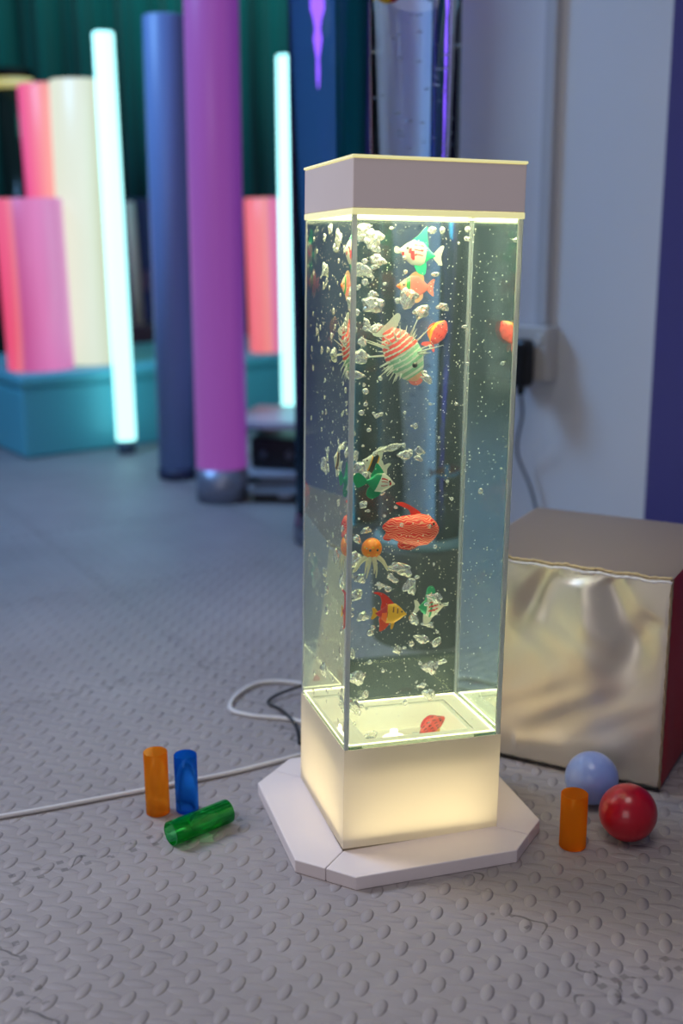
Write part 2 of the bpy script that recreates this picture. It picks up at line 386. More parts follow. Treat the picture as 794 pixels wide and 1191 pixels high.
def bubble_mesh(seed, kind):
    rnd=random.Random(seed); bm=bmesh.new(); bmesh.ops.create_icosphere(bm,subdivisions=4,radius=.5)
    ph=[rnd.uniform(0,6) for _ in range(6)]; amp=.05 if kind==0 else .24
    for v in bm.verts:
        p=v.co; k=1+amp*(math.sin(6*p.x+ph[0])*math.sin(5*p.y+ph[1])+.8*math.sin(8*p.z+ph[2])*math.cos(6*p.x+ph[3]))+(.5*amp*math.sin(14*p.x+ph[4])*math.sin(13*p.z+ph[5]))
        v.co=p*k
        if kind==2: v.co.z += .22*math.cos(3.0*v.co.x+ph[1]*.2)-.1
    for f in bm.faces: f.smooth=True
    me=bpy.data.meshes.new('bubble'); bm.to_mesh(me); bm.free(); me.materials.append(BUB); return me
BMESH={k:[bubble_mesh(10*k+i,k) for i in range(5)] for k in (0,1,2)}
BUBS=[(-0.0526, 0.0264, 0.6786, 0.016, 0.0113), (-0.0481, 0.0525, 0.6599, 0.0113, 0.0085), (-0.0454, 0.004, 0.6576, 0.0207, 0.0188), (-0.0398, 0.0222, 0.6483, 0.0132, 0.0075), (-0.0576, -0.0671, 0.6358, 0.0169, 0.0103), (-0.0445, 0.0526, 0.6251, 0.0188, 0.015), (-0.0541, 0.0471, 0.607, 0.0075, 0.0056), (-0.0609, -0.0587, 0.5919, 0.0235, 0.016), (-0.05, -0.0231, 0.5673, 0.0169, 0.0075), (-0.0588, 0.0007, 0.5369, 0.016, 0.015), (-0.0764, -0.0683, 0.523, 0.0132, 0.0066), (-0.0641, -0.0483, 0.5047, 0.0075, 0.0066), (-0.047, -0.0421, 0.5172, 0.0056, 0.0056), (0.0222, 0.0216, 0.6785, 0.0094, 0.0075), (0.0299, 0.0066, 0.6687, 0.0066, 0.0075), (0.0403, -0.054, 0.6765, 0.0066, 0.0066), (0.0593, 0.0097, 0.6597, 0.0075, 0.0056), (0.0061, -0.0561, 0.623, 0.0094, 0.0047), (-0.0093, -0.0083, 0.5978, 0.0207, 0.0207), (-0.008, -0.0573, 0.5851, 0.0169, 0.0132), (0.0107, -0.0698, 0.5907, 0.0132, 0.0075), (0.0232, 0.0171, 0.5463, 0.0066, 0.0047), (0.002, -0.0491, 0.5171, 0.016, 0.0075), (0.0424, -0.0485, 0.57, 0.0075, 0.0038), (0.1156, 0.0282, 0.6235, 0.0113, 0.0047), (0.0667, 0.0172, 0.5275, 0.0056, 0.0047), (0.0844, -0.0411, 0.6769, 0.0075, 0.0056), (0.1188, 0.0261, 0.6482, 0.0047, 0.0047), (-0.0417, -0.0161, 0.4764, 0.0113, 0.0047), (-0.025, -0.0022, 0.4395, 0.0226, 0.0075), (-0.0196, -0.0495, 0.4374, 0.0132, 0.0094), (-0.0593, 0.0198, 0.4296, 0.0085, 0.0113), (-0.0481, 0.0462, 0.4108, 0.0188, 0.0169), (-0.0587, -0.023, 0.3819, 0.0094, 0.0085), (-0.0601, -0.0534, 0.3801, 0.0047, 0.0038), (-0.0766, -0.0615, 0.361, 0.0122, 0.0132), (-0.0593, -0.0399, 0.3566, 0.0113, 0.0066), (-0.0755, -0.0696, 0.3532, 0.0094, 0.0075), (-0.0671, -0.0261, 0.3227, 0.0169, 0.0169), (-0.0474, 0.0364, 0.2884, 0.0122, 0.0113), (-0.0364, -0.0219, 0.2922, 0.0113, 0.0047), (-0.0325, -0.0384, 0.2904, 0.0085, 0.0066), (-0.0546, 0.0216, 0.273, 0.0141, 0.0132), (-0.026, -0.0643, 0.3169, 0.0263, 0.0132), (0.0094, 0.0275, 0.2775, 0.015, 0.0188), (-0.0458, 0.0275, 0.2462, 0.0132, 0.0113), (0.014, 0.0145, 0.4336, 0.0122, 0.0075), (-0.0102, -0.0682, 0.4357, 0.0113, 0.0047), (-0.0023, 0.0088, 0.4301, 0.0141, 0.0094), (0.0219, -0.0334, 0.4527, 0.0038, 0.0038), (0.0452, -0.0121, 0.3825, 0.0056, 0.0038), (-0.0103, -0.0691, 0.2617, 0.0113, 0.0113), (0.0002, -0.0653, 0.2378, 0.015, 0.0094), (0.021, -0.0519, 0.2292, 0.0122, 0.0094), (0.0318, 0.0255, 0.2319, 0.015, 0.0066), (0.0179, -0.0503, 0.2798, 0.015, 0.0113), (0.0463, 0.0056, 0.2585, 0.0094, 0.0038), (0.0038, 0.023, 0.2071, 0.0056, 0.0038), (0.0432, 0.0242, 0.2222, 0.0047, 0.0038), (-0.0485, -0.0356, 0.2475, 0.0066, 0.0056), (-0.0511, -0.0345, 0.2417, 0.0075, 0.0075), (0.0123, -0.0175, 0.2249, 0.0075, 0.0075), (-0.076, -0.056, 0.2254, 0.0075, 0.0094), (-0.0504, 0.0336, 0.1732, 0.0169, 0.0169), (-0.0752, -0.0652, 0.1686, 0.015, 0.0188), (-0.034, 0.0246, 0.1047, 0.0132, 0.0094), (0.0124, -0.0609, 0.2035, 0.015, 0.015), (0.0314, -0.0359, 0.2017, 0.0132, 0.0056), (0.0171, -0.0089, 0.1689, 0.0094, 0.0066), (0.0342, 0.0218, 0.149, 0.0132, 0.0132), (-0.0253, -0.036, 0.3796, 0.0047, 0.0038), (-0.0286, 0.0224, 0.6121, 0.0047, 0.0038), (-0.0171, -0.0155, 0.6389, 0.0047, 0.0047), (-0.0378, -0.0388, 0.6708, 0.0047, 0.0038), (-0.0572, -0.0383, 0.4636, 0.0056, 0.0047), (-0.071, -0.0598, 0.4838, 0.0066, 0.0056), (-0.0654, -0.0551, 0.4921, 0.0056, 0.0047), (-0.0289, -0.0011, 0.365, 0.0038, 0.0038), (0.0517, 0.0297, 0.3958, 0.0047, 0.0038), (0.0342, -0.0538, 0.49, 0.0047, 0.0038), (-0.0258, -0.0651, 0.4833, 0.0038, 0.0038), (0.0284, 0.0287, 0.483, 0.0047, 0.0028), (-0.0463, -0.0166, 0.2036, 0.0056, 0.0056), (-0.0342, -0.0294, 0.1958, 0.0047, 0.0047), (-0.0575, -0.0463, 0.1775, 0.0066, 0.0056)]
BLABEL='pale air bubble rising in the lit water of the fish tank'
ROOTW = TANKM
bproto=None
def bubble(x,y,z,w,h,kind=None,ang=None):
    global bproto
    dd=(w+h)/2
    if kind is None: kind=0 if dd<.008 else random.choice((1,1,2))
    if bproto is None:
        bproto=bpy.data.objects.new('air_bubble',BMESH[0][0]); o=bproto
        tag(o,BLABEL,'bubble','bubbles in the fish tank')
    else: o=bproto.copy()
    o.data=random.choice(BMESH[kind]); COL.objects.link(o)
    a=random.uniform(-.35,.35) if ang is None else ang
    o.matrix_world=ROOTW@Matrix.Translation((x,y,z))@Matrix.Rotation(a,4,'Y')@Matrix.Diagonal((w,min(w,h)*.95,h,1))
    return o
occupied=[]
for x,y,z,w,h in BUBS:
    if abs(x)>.0765 or z>.668: 
        if abs(x)>.0765: continue
        z=.668
    bubble(x,y,z,w,h); occupied.append((x,y,z,max(w,h)))
    if w>.014 and random.random()<.8:   # satellite froth
        for _ in range(1):
            ww=w*random.uniform(.3,.5); xx=x+random.uniform(-.8,.8)*w; zz=z+random.uniform(-.9,.9)*h
            yy=y+random.uniform(-.008,.008)
            if abs(xx)<.076 and zz<.667: bubble(xx,yy,zz,ww,ww*random.uniform(.6,.9)); occupied.append((xx,yy,zz,ww))
for _ in range(130):                      # bubbles mostly up the left wall
    x=-.079+.03*random.random()**1.5 if random.random()<.75 else random.uniform(-.05,.07)
    y=random.uniform(-.05,.078); z=random.uniform(.14,.66)
    w=random.choice((.003,.004,.005,.006,.008)); h=w*random.uniform(.7,1.25)
    bubble(x,y,z,w,h)
# the uncountable specks
sp=MB()
for _ in range(1500):
    x=random.uniform(-.083,.083); y=random.uniform(-.083,.083); z=random.uniform(.135,.672); r=random.choice((.0004,.0005,.0006,.0008))
    sp.sphere((x,y,z),r,6,4)
so_=sp.build('micro_bubbles',mat('micro_bubble',(250,250,235),.3),fixn=False)
so_.matrix_world=TANKM; tag(so_,'fine specks of air scattered through the tank water','specks',kind='stuff')

# ------------------------------------------------------------------ toy fish
def P(name,c,rough=.35,es=0): return mat(name,c,rough,coat=.3)
C_WH=P('toy_white',(236,240,224)); C_GR=P('toy_green',(20,150,105)); C_DG=P('toy_dark_green',(30,120,50)); C_RD=P('toy_red',(205,30,40))
C_PK=P('toy_pink',(245,130,120)); C_OR=P('toy_orange',(250,110,20)); C_YE=P('toy_yellow',(250,190,40)); C_BK=P('toy_black',(20,20,20))
C_CR=P('toy_coral',(240,80,70)); C_SE=P('toy_seafoam',(150,205,170)); C_PE=P('toy_peach',(250,190,150)); C_TE=P('toy_tentacle',(225,222,190))
C_BR=P('toy_brown',(120,70,40))
def maze():
    m,nt,b=nodes('toy_red_maze')
    tc=nt.nodes.new('ShaderNodeTexCoord'); n=nt.nodes.new('ShaderNodeTexWave'); n.wave_type='BANDS'; n.bands_direction='Z'
    n.inputs['Scale'].default_value=125; n.inputs['Distortion'].default_value=9; n.inputs['Detail'].default_value=0; n.inputs['Detail Scale'].default_value=1.1
    nt.links.new(tc.outputs['Object'],n.inputs['Vector'])
    r=nt.nodes.new('ShaderNodeValToRGB'); r.color_ramp.interpolation='LINEAR'
    r.color_ramp.elements[0].position=.64; r.color_ramp.elements[0].color=(*lin((228,18,12)),1)
    r.color_ramp.elements[1].position=.92; r.color_ramp.elements[1].color=(*lin((255,176,140)),1)
    nt.links.new(n.outputs['Fac'],r.inputs[0]); nt.links.new(r.outputs[0],b.inputs['Base Color']); b.inputs['Roughness'].default_value=.4
    return m
C_MZ=maze()

def interp(cp,u):
    xs=[c[0] for c in cp]; out=[]
    for j in range(1,4):
        ys=[c[j] for c in cp]
        # smooth (cosine-free) piecewise cubic via numpy on a fine base
        out.append(float(np.interp(u,xs,ys)))
    return out
def fish_body(cp, L, mats, colf, nu=96, nv=72):
    # smooth the profile
    U=np.linspace(0,1,nu+1); prof=np.array([interp(cp,u) for u in U])
    k=np.array([1,2,3,2,1])/9.
    for j in range(3):
        a=np.pad(prof[:,j],2,mode='edge'); prof[:,j]=np.convolve(a,k,'valid')
    b=MB(); v=[];f=[];mi=[]
    for i,u in enumerate(U):
        zt,zb,th=prof[i]; zc=(zt+zb)/2; hz=max((zt-zb)/2,.004)
        for q in range(nv):
            a=2*PI*q/nv
            s_=math.sin(a); c_=math.cos(a)
            v.append(((u-.5)*L, th*L*c_*abs(c_)**.15, (zc+hz*s_)*L))
    for i in range(nu):
        for q in range(nv):
            r=(q+1)%nv; f.append((i*nv+q,i*nv+r,(i+1)*nv+r,(i+1)*nv+q))
            zt,zb,th=prof[i]; s_=math.sin(2*PI*(q+.5)/nv)
            mi.append(colf((i+.5)/nu, s_))
    o=len(b.v); b.v+=v
    for ff,m_ in zip(f,mi): b.f.append(list(ff)); b.m.append(m_); b.sm.append(True)
    b.f.append(list(range(nv-1,-1,-1))); b.m.append(mi[0]); b.sm.append(True)
    b.f.append([nu*nv+q for q in range(nv)]); b.m.append(mi[-1]); b.sm.append(True)
    return b
def fin(pts, L, th=.0012, y=0, rot=0):
    b=MB(); P3=spline([(p[0],p[1],0) for p in pts]+[(pts[0][0],pts[0][1],0)],4)[:-1]
    n=len(P3); v=[(p.x*L,-th/2+y,p.y*L) for p in P3]+[(p.x*L,th/2+y,p.y*L) for p in P3]
    return b.add(v,[tuple(range(n)),tuple(range(2*n-1,n-1,-1))]+[(i,(i+1)%n,n+(i+1)%n,n+i) for i in range(n)])
def make_fish(name,label,pos,L,cp,mats,colf,fins,eye,flip=False,roll=0,yaw=0,eye_mat=None,cat='toy fish'):
    o=empty(name,label=label,cat=cat)
    R=Matrix.Rotation(yaw,4,'Z')@Matrix.Rotation(-roll,4,'Y')
    if flip: R=Matrix.Rotation(yaw,4,'Z')@Matrix.Rotation(roll,4,'Y')@Matrix.Rotation(PI,4,'Z')
    o.matrix_world=TANKM@Matrix.Translation(pos)@R
    fish_body(cp,L,mats,colf).build('body',mats,o,fixn=True)
    for fn,m,pts,yy in fins:
        if yy:
            fin(pts,L,.0009,yy*L).build(fn,m,o); fin(pts,L,.0009,-yy*L).build(fn,m,o)
        else: fin(pts,L).build(fn,m,o)
    if eye:
        ex,ez,ey,er=eye
        for s in (-1,1):
            b=MB().sphere(((ex)*L,s*ey*L,ez*L),er*L,12,8); b.build('eye',eye_mat or C_BK,o)
    return o
ANGEL=[(0,.03,-.03,.02),(.12,.09,-.10,.04),(.35,.30,-.30,.09),(.6,.33,-.30,.12),(.8,.20,-.17,.10),(.93,.07,-.05,.05),(1,.02,-.02,.02)]
# 1 green and white angelfish near the top, facing left
def c1(u,s):
    if u<.26 : return 1
    if .34<u<.60 and any(abs(s-(q-.35*(u-.5)))<.05 for q in (.60,.22,-.16)): return 2
    if .67<u<.74 and -.15<s<.35: return 2
    if .84<u<.9 and -.95<s<-.3: return 2
    if s>.75 and u<.6: return 1
    return 0
TAIL=[(-.46,.03),(-.62,.20),(-.70,.22),(-.64,0),(-.70,-.22),(-.62,-.20),(-.46,-.03)]
make_fish('toy_angelfish','white toy angelfish with green back and red bars below the tank cap',(.0029,.010,.6440),.042,ANGEL,[C_WH,C_GR,C_RD],c1,
 [('tail_fin',C_WH,[(-.44,.03),(-.60,.24),(-.70,.26),(-.66,0),(-.72,-.2),(-.60,-.18),(-.44,-.04)],0),
  ('dorsal_fin',C_GR,[(.16,.30),(0,.46),(-.12,.64),(-.19,.66),(-.22,.42),(-.28,.20),(-.1,.25)],0),
  ('anal_fin',C_GR,[(.05,-.27),(-.08,-.45),(-.22,-.50),(-.30,-.46),(-.28,-.2),(-.1,-.22)],0),
  ('pectoral_fin',C_RD,[(.10,.05),(.18,.02),(.16,-.13),(.07,-.17)],.125),
  ('mouth',C_WH,[(.44,.06),(.56,.10),(.60,.03),(.56,-.06),(.44,-.05)],0)],(.28,.10,.11,.035),flip=True,roll=.12)
# 2 pink butterflyfish
def c2(u,s):
    if .60<u<.72: return 1
    if u>.90: return 2
    if u>.72: return 3
    return 0
make_fish('toy_butterflyfish','pink toy butterflyfish with a green collar, under the white and green angelfish',(.0035,.025,.6095),.036,
 [(0,.05,-.05,.03),(.12,.14,-.16,.05),(.35,.33,-.33,.10),(.58,.32,-.30,.12),(.78,.19,-.18,.10),(.92,.06,-.09,.05),(1,.01,-.04,.02)],[C_PK,C_DG,C_OR,C_PE],c2,
 [('tail_fin',C_PK,[(-.44,.06),(-.58,.22),(-.68,.24),(-.64,0),(-.68,-.24),(-.58,-.20),(-.44,-.06)],0),
  ('dorsal_fin',C_PE,[(.12,.30),(-.02,.42),(-.18,.44),(-.32,.32),(-.32,.1),(-.1,.2)],0),
  ('anal_fin',C_PE,[(.08,-.28),(-.06,-.44),(-.2,-.46),(-.34,-.30),(-.3,-.1),(-.1,-.2)],0)],(.30,.04,.095,.035),flip=True,roll=.05)
# 3 lionfish, head down to the right
def c3(u,s):
    if u>.90: return 3
    if u>.72: return 1 if int((u-.72)*28)%3 else 2
    k=int(u*22+abs(s)*.8)
    k=int(u*36+abs(s)*1.2)
    if u>.45: return (1,1,2)[k%3]
    return (0,0,2)[k%3]
lf=make_fish('toy_lionfish','striped red and green toy lionfish with white spines all round, head down',(-.0150,-.010,.5385),.062,
 [(0,.10,-.10,.06),(.15,.24,-.22,.12),(.4,.34,-.30,.18),(.65,.33,-.29,.20),(.85,.22,-.20,.17),(.95,.12,-.12,.10),(1,.06,-.07,.05)],[C_CR,C_SE,C_WH,C_PE],c3,
 [('tail_fin',C_WH,[(-.42,.08),(-.56,.30),(-.66,.28),(-.60,0),(-.64,-.22),(-.54,-.24),(-.42,-.08)],0),
  ('mouth',C_PK,[(.40,.10),(.50,.12),(.57,.02),(.53,-.10),(.42,-.12)],.05)],(.24,.10,.165,.05),roll=-1.0,yaw=-.25)
b=MB(); rs=random.Random(3)
for i in range(58):
    a=rs.uniform(.35*PI,1.75*PI) if i<44 else rs.uniform(0,2*PI)
    r0=.22; r1=rs.uniform(.40,.50) if i%5 else rs.uniform(.62,.78)
    if i>=44: r1=rs.uniform(.36,.44)
    y=rs.uniform(-.12,.12)
    p0=Vector((math.cos(a)*r0*1.3,y,math.sin(a)*r0)); p1=Vector((math.cos(a)*r1*1.1,y*1.8,math.sin(a)*r1))
    b.tube([p0*.062,(p0+p1)*.5*.062,p1*.062],[.0011,.0008,.0003],5)
b.build('spine_fan',C_WH,lf)
# 4 small coral fish
def c4(u,s):
    if s>.72 : return 1
    if int(u*11)%3==1 and abs((s*6)%2-1)<.45: return 2
    return 0
ROUND=[(0,.05,-.05,.03),(.15,.20,-.2,.10),(.45,.34,-.32,.18),(.75,.30,-.28,.18),(.93,.14,-.14,.10),(1,.05,-.05,.04)]
make_fish('toy_coral_fish','small coral red toy fish with yellow edges, right of the lionfish',(.0455,.065,.5590),.030,ROUND,[C_CR,C_YE,C_RD],c4,
 [('tail_fin',C_CR,[(-.42,.06),(-.6,.3),(-.72,.3),(-.62,0),(-.7,-.24),(-.58,-.22),(-.42,-.05)],0),
  ('dorsal_fin',C_OR,[(.3,.24),(.1,.42),(-.2,.40),(-.36,.16),(-.1,.2)],0)],(.32,.06,.14,.04),roll=1.0)
# 5 moorish idol
def c5(u,s):
    if .40<u<.62: return 1
    if .34<u<=.40 or .62<=u<.68: return 2
    return 0
make_fish('toy_moorish_idol','small white toy fish with a black and yellow band, above the green and white fish',(-.0425,.0,.4225),.026,
 [(0,.04,-.04,.03),(.15,.22,-.2,.07),(.45,.44,-.40,.11),(.7,.36,-.32,.12),(.88,.14,-.12,.08),(1,.03,-.03,.03)],[C_WH,C_BK,C_YE],c5,
 [('tail_fin',C_WH,[(-.42,.05),(-.6,.22),(-.72,.24),(-.64,0),(-.7,-.2),(-.58,-.2),(-.42,-.05)],0),
  ('dorsal_fin',C_WH,[(.15,.40),(.02,.72),(-.20,.84),(-.28,.86),(-.22,.60),(-.25,.3),(0,.3)],0),
  ('anal_fin',C_WH,[(.1,-.36),(-.05,-.6),(-.2,-.62),(-.2,-.3)],0)],(.34,.06,.10,.04),flip=True,roll=.35)
# 6 green tailed fish facing right
def c6(u,s):
    if u<.44+.10*s: return 1
    if .52<u<.74 and any(abs(s-q)<.07 for q in (.45,.12,-.3)): return 2
    if .80<u<.86 and -.4<s<.3: return 2
    return 0
make_fish('toy_green_angelfish','white toy fish with green hind half and red marks, facing right mid tank',(-.0445,-.040,.4075),.033,ANGEL,[C_WH,C_GR,C_RD],c6,
 [('tail_fin',C_GR,[(-.44,.04),(-.62,.20),(-.80,.26),(-.92,.10),(-.86,-.08),(-.74,-.22),(-.60,-.16),(-.44,-.04)],0),
  ('dorsal_fin',C_GR,[(.1,.3),(-.05,.5),(-.2,.62),(-.26,.40),(-.34,.16),(-.1,.2)],0),
  ('anal_fin',C_GR,[(.1,-.28),(-.04,-.46),(-.24,-.54),(-.42,-.40),(-.32,-.14),(-.1,-.2)],0)],(.30,.08,.11,.035),roll=-.12)
# 7 red maze discus
rd=make_fish('toy_discus','red toy fish with a white maze pattern and a long swept fin, facing right',(.0010,-.010,.3500),.060,
 [(0,.14,-.10,.03),(.08,.20,-.16,.06),(.3,.25,-.25,.14),(.6,.30,-.31,.19),(.82,.26,-.28,.18),(.95,.14,-.16,.11),(1,.06,-.07,.05)],[C_MZ],lambda u,s:0,
 [('tail_fin',C_MZ,[(-.40,.10),(-.52,.12),(-.58,.02),(-.50,-.06),(-.55,-.18),(-.40,-.20),(-.30,0)],0),
  ('dorsal_fin',P('toy_scarlet',(240,45,25)),[(.16,.26),(.10,.34),(-.06,.43),(-.22,.50),(-.36,.48),(-.24,.42),(-.10,.36),(-.02,.24)],0),
  ('anal_fin',C_MZ,[(.2,-.26),(0,-.38),(-.24,-.34),(-.22,-.2),(0,-.2)],0)],(.36,.13,.165,.026),roll=-.06)
# 8 octopus
oc=empty('toy_octopus',label='orange dotted toy octopus with pale hanging tentacles, low in the tank',cat='toy octopus')
oc.matrix_world=TANKM@Matrix.Translation((-.0535,-.045,.3375))
b=MB(); r=.0112; nu,nv=28,18; v=[];f=[];mi=[]
for i in range(nv+1):
    a=-PI/2+PI*i/nv
    for k in range(nu):
        q=2*PI*k/nu; rr=r*(1-.12*(1 if a<-.6 else 0))
        v.append((rr*math.cos(a)*math.cos(q),rr*math.cos(a)*math.sin(q),r*1.05*math.sin(a)))
for i in range(nv):
    for k in range(nu):
        f.append((i*nu+k,i*nu+(k+1)%nu,(i+1)*nu+(k+1)%nu,(i+1)*nu+k)); mi.append(1 if (i%4==2 and (k+2*(i//4))%4==0) else 0)
for ff,m_ in zip(f,mi): b.f.append(list(ff)); b.m.append(m_); b.sm.append(True)
b.v+=v; hd=b.build('head',[P('toy_octopus_orange',(255,135,20)),C_YE],oc)
for k in range(8):
    a=2*PI*k/8+.3; dx,dy=math.cos(a),math.sin(a); e=.5+.9*abs(dx)
    pts=spline([(dx*.005,dy*.005,-.008),(dx*.010*e,dy*.010,-.014),(dx*.014*e,dy*.012,-.022),(dx*.016*e-.001,dy*.012,-.030 if abs(dx)<.8 else -.024)],5)
    n=len(pts); MB().tube(pts,[.0022*(1-i/n)+.0004 for i in range(n)],8).build('tentacle',C_TE,oc)
for s in (-.004,.004): MB().sphere((s,-.0102,.000),.0014,10,8).build('eye',C_BK,oc)
# 9 orange angelfish
def c9(u,s):
    if u<.20: return 1
    if u<.34 and s>.2: return 1
    if u<.36: return 2
    if .66<u<.70 and .1<s<.7: return 3
    if .52<u<.56 and .2<s<.7: return 3
    if .34<u<.38 and -.3<s<.3: return 3
    return 0
make_fish('toy_orange_angelfish','orange and yellow toy angelfish with red swept dorsal fin, low in the tank',(-.0265,-.030,.2605),.036,ANGEL,[C_YE,C_RD,C_OR,C_BR],c9,
 [('tail_fin',C_YE,[(-.42,.04),(-.52,.16),(-.62,.16),(-.58,0),(-.62,-.18),(-.52,-.16),(-.42,-.04)],0),
  ('dorsal_fin',P('toy_flame',(225,45,30)),[(.08,.30),(-.08,.46),(-.30,.62),(-.54,.66),(-.62,.62),(-.42,.54),(-.34,.34),(-.34,.14),(-.1,.2)],0),
  ('anal_fin',P('toy_flame_dark',(225,70,30)),[(.02,-.24),(-.12,-.46),(-.30,-.56),(-.32,-.36),(-.36,-.14),(-.1,-.18)],0),
  ('pelvic_fin',C_YE,[(.16,-.22),(.10,-.46),(.04,-.46),(.06,-.22)],0)],(.32,.10,.10,.03),roll=-.1)
# 10 green striped fish facing right
def c10(u,s):
    if u<.30: return 1
    if .36<u<.72 and any(abs(s-(q+.7*(u-.5)))<.08 for q in (.5,.1,-.3)): return 2
    if .42<u<.5: return 1
    return 0
make_fish('toy_striped_fish','white toy fish with green stripes and red lines, right of the orange angelfish',(.0335,.020,.2540),.036,
 [(0,.03,-.03,.02),(.15,.14,-.16,.05),(.4,.34,-.34,.09),(.6,.34,-.36,.11),(.8,.20,-.2,.09),(.94,.06,-.06,.05),(1,.02,-.02,.02)],[C_WH,C_GR,C_RD],c10,
 [('tail_fin',C_WH,[(-.42,.04),(-.56,.2),(-.68,.22),(-.62,0),(-.68,-.2),(-.56,-.18),(-.42,-.04)],0),
  ('dorsal_fin',C_GR,[(.15,.3),(.1,.5),(-.02,.66),(-.2,.62),(-.24,.40),(-.26,.16),(-.05,.2)],0),
  ('anal_fin',C_WH,[(.12,-.3),(0,-.5),(-.2,-.56),(-.26,-.3),(-.2,-.14)],0)],(.30,.08,.10,.03),roll=-.1,yaw=.35)
# 11 red fish lying at the bottom
def c11(u,s):
    if int(u*10)%2==0 and abs((s*5+u*3)%2-1)<.28: return 1
    if s<-.8: return 2
    return 0
make_fish('toy_red_fish','red toy fish with black dots resting at the bottom of the tank by the lamp',(.0400,.024,.1085),.036,
 [(0,.04,-.05,.03),(.15,.16,-.2,.10),(.45,.31,-.26,.17),(.75,.27,-.20,.17),(.93,.12,-.10,.10),(1,.05,-.03,.04)],[C_CR,C_BK,C_YE],c11,
 [('tail_fin',C_WH,[(-.42,.06),(-.56,.2),(-.68,.2),(-.6,0),(-.66,-.22),(-.54,-.2),(-.42,-.05)],0),
  ('dorsal_fin',C_RD,[(.3,.24),(.1,.38),(-.15,.36),(-.34,.2),(-.1,.2)],0),
  ('anal_fin',C_YE,[(.2,-.2),(.1,-.34),(-.1,-.36),(-.12,-.2)],0)],(.32,.05,.13,.035),roll=.55)

# ------------------------------------------------------------------ soft cube
cb=empty('soft_cube',(.3839,1.2858,0),math.radians(-29),'large soft play cube with silver front and dark red side by the wall','soft cube')
WX,DY,HZ=.258,.262,.270          # local: front face y=0, x from -WX to 0
def leather(name,c,metal,rough,bump=.25,sc=900):
    m,nt,b=nodes(name)
    b.inputs['Base Color'].default_value=(*lin(c),1); b.inputs['Metallic'].default_value=metal; b.inputs['Roughness'].default_value=rough
    tc=nt.nodes.new('ShaderNodeTexCoord'); n=nt.nodes.new('ShaderNodeTexNoise'); n.inputs['Scale'].default_value=sc; n.inputs['Detail'].default_value=2
    nt.links.new(tc.outputs['Object'],n.inputs['Vector'])
    bp=nt.nodes.new('ShaderNodeBump'); bp.inputs['Strength'].default_value=bump; bp.inputs['Distance'].default_value=.0008
    nt.links.new(n.outputs['Fac'],bp.inputs['Height']); nt.links.new(bp.outputs['Normal'],b.inputs['Normal']); return m
SILVER=leather('silver_leatherette',(226,218,204),.75,.47)
SILVER_DARKENED=leather('silver_dark_reflection',(160,142,126),.35,.5)  # same silver leather, its dark room reflection painted into the colour
REDV=leather('dark_red_leatherette',(156,12,32),0,.5)
def ridge(x,z,x0,z0,x1,z1,w,a):
    d=np.array([x1-x0,z1-z0]); L=np.linalg.norm(d); d=d/L; q=np.array([x-x0,z-z0]); t=q@d/L; n=q@np.array([-d[1],d[0]])
    fall=max(0,min(1,1.15-t))*(1 if t>0 else math.exp(-(t*L/.02)**2))
    return a*math.exp(-(n/(w*(1+1.2*max(t,0))))**2)*fall
def front_disp(u,v):
    x=u; z=v
    e=(4*u*(1-u))**.5*(4*v*(1-v))**.5
    d=.010*e
    d+=1.7*e*(ridge(x,z,.42,.97,.20,.45,.05,-.012)+ridge(x,z,.72,.95,.97,.45,.05,-.011)+ridge(x,z,.60,.93,.70,.30,.07,.010)+ridge(x,z,.15,.95,.45,.30,.10,.008)
        +ridge(x,z,.92,.80,.62,.15,.06,-.006)+ridge(x,z,.30,.10,.95,.18,.05,.005))
    d+=e*.0016*math.sin(u*23+3*math.sin(v*9))*math.sin(v*17)
    return d
def panel(name,fn,m,n=48):
    b=MB(); v=[fn(i/n,j/n) for j in range(n+1) for i in range(n+1)]
    b.add(v,[(j*(n+1)+i,j*(n+1)+i+1,(j+1)*(n+1)+i+1,(j+1)*(n+1)+i) for j in range(n) for i in range(n)],0,True)
    return b
body=MB()
soft=lambda u,v:(4*u*(1-u))**.5*(4*v*(1-v))**.5
g_=.002
front=panel('f',lambda u,v:(-WX+WX*u,-front_disp(u,v),g_+(HZ-g_)*v),SILVER,72)
top=panel('t',lambda u,v:(-WX+WX*u,DY*v,HZ+.004*soft(u,v)-.0*v),SILVER_DARKENED)
side=panel('s',lambda u,v:(.007*soft(u,v)+.0018*soft(u,v)*math.sin(u*19+v*7),DY*u,g_+(HZ-g_)*v),REDV)
back=panel('b',lambda u,v:(-WX*u,DY+.006*soft(u,v),g_+(HZ-g_)*v),SILVER,16)
left=panel('l',lambda u,v:(-WX-.006*soft(u,v),DY*(1-u),g_+(HZ-g_)*v),REDV,16)
bot=panel('o',lambda u,v:(-WX+WX*(1-u),DY*v,g_),SILVER_DARKENED,4)
front.build('front_panel',SILVER,cb,fixn=False); top.build('top_panel',SILVER_DARKENED,cb,fixn=False); side.build('side_panel',REDV,cb,fixn=False)
back.build('back_panel',SILVER,cb,fixn=False); left.build('side_panel',SILVER,cb,fixn=False); bot.build('bottom_panel',SILVER_DARKENED,cb,fixn=False)
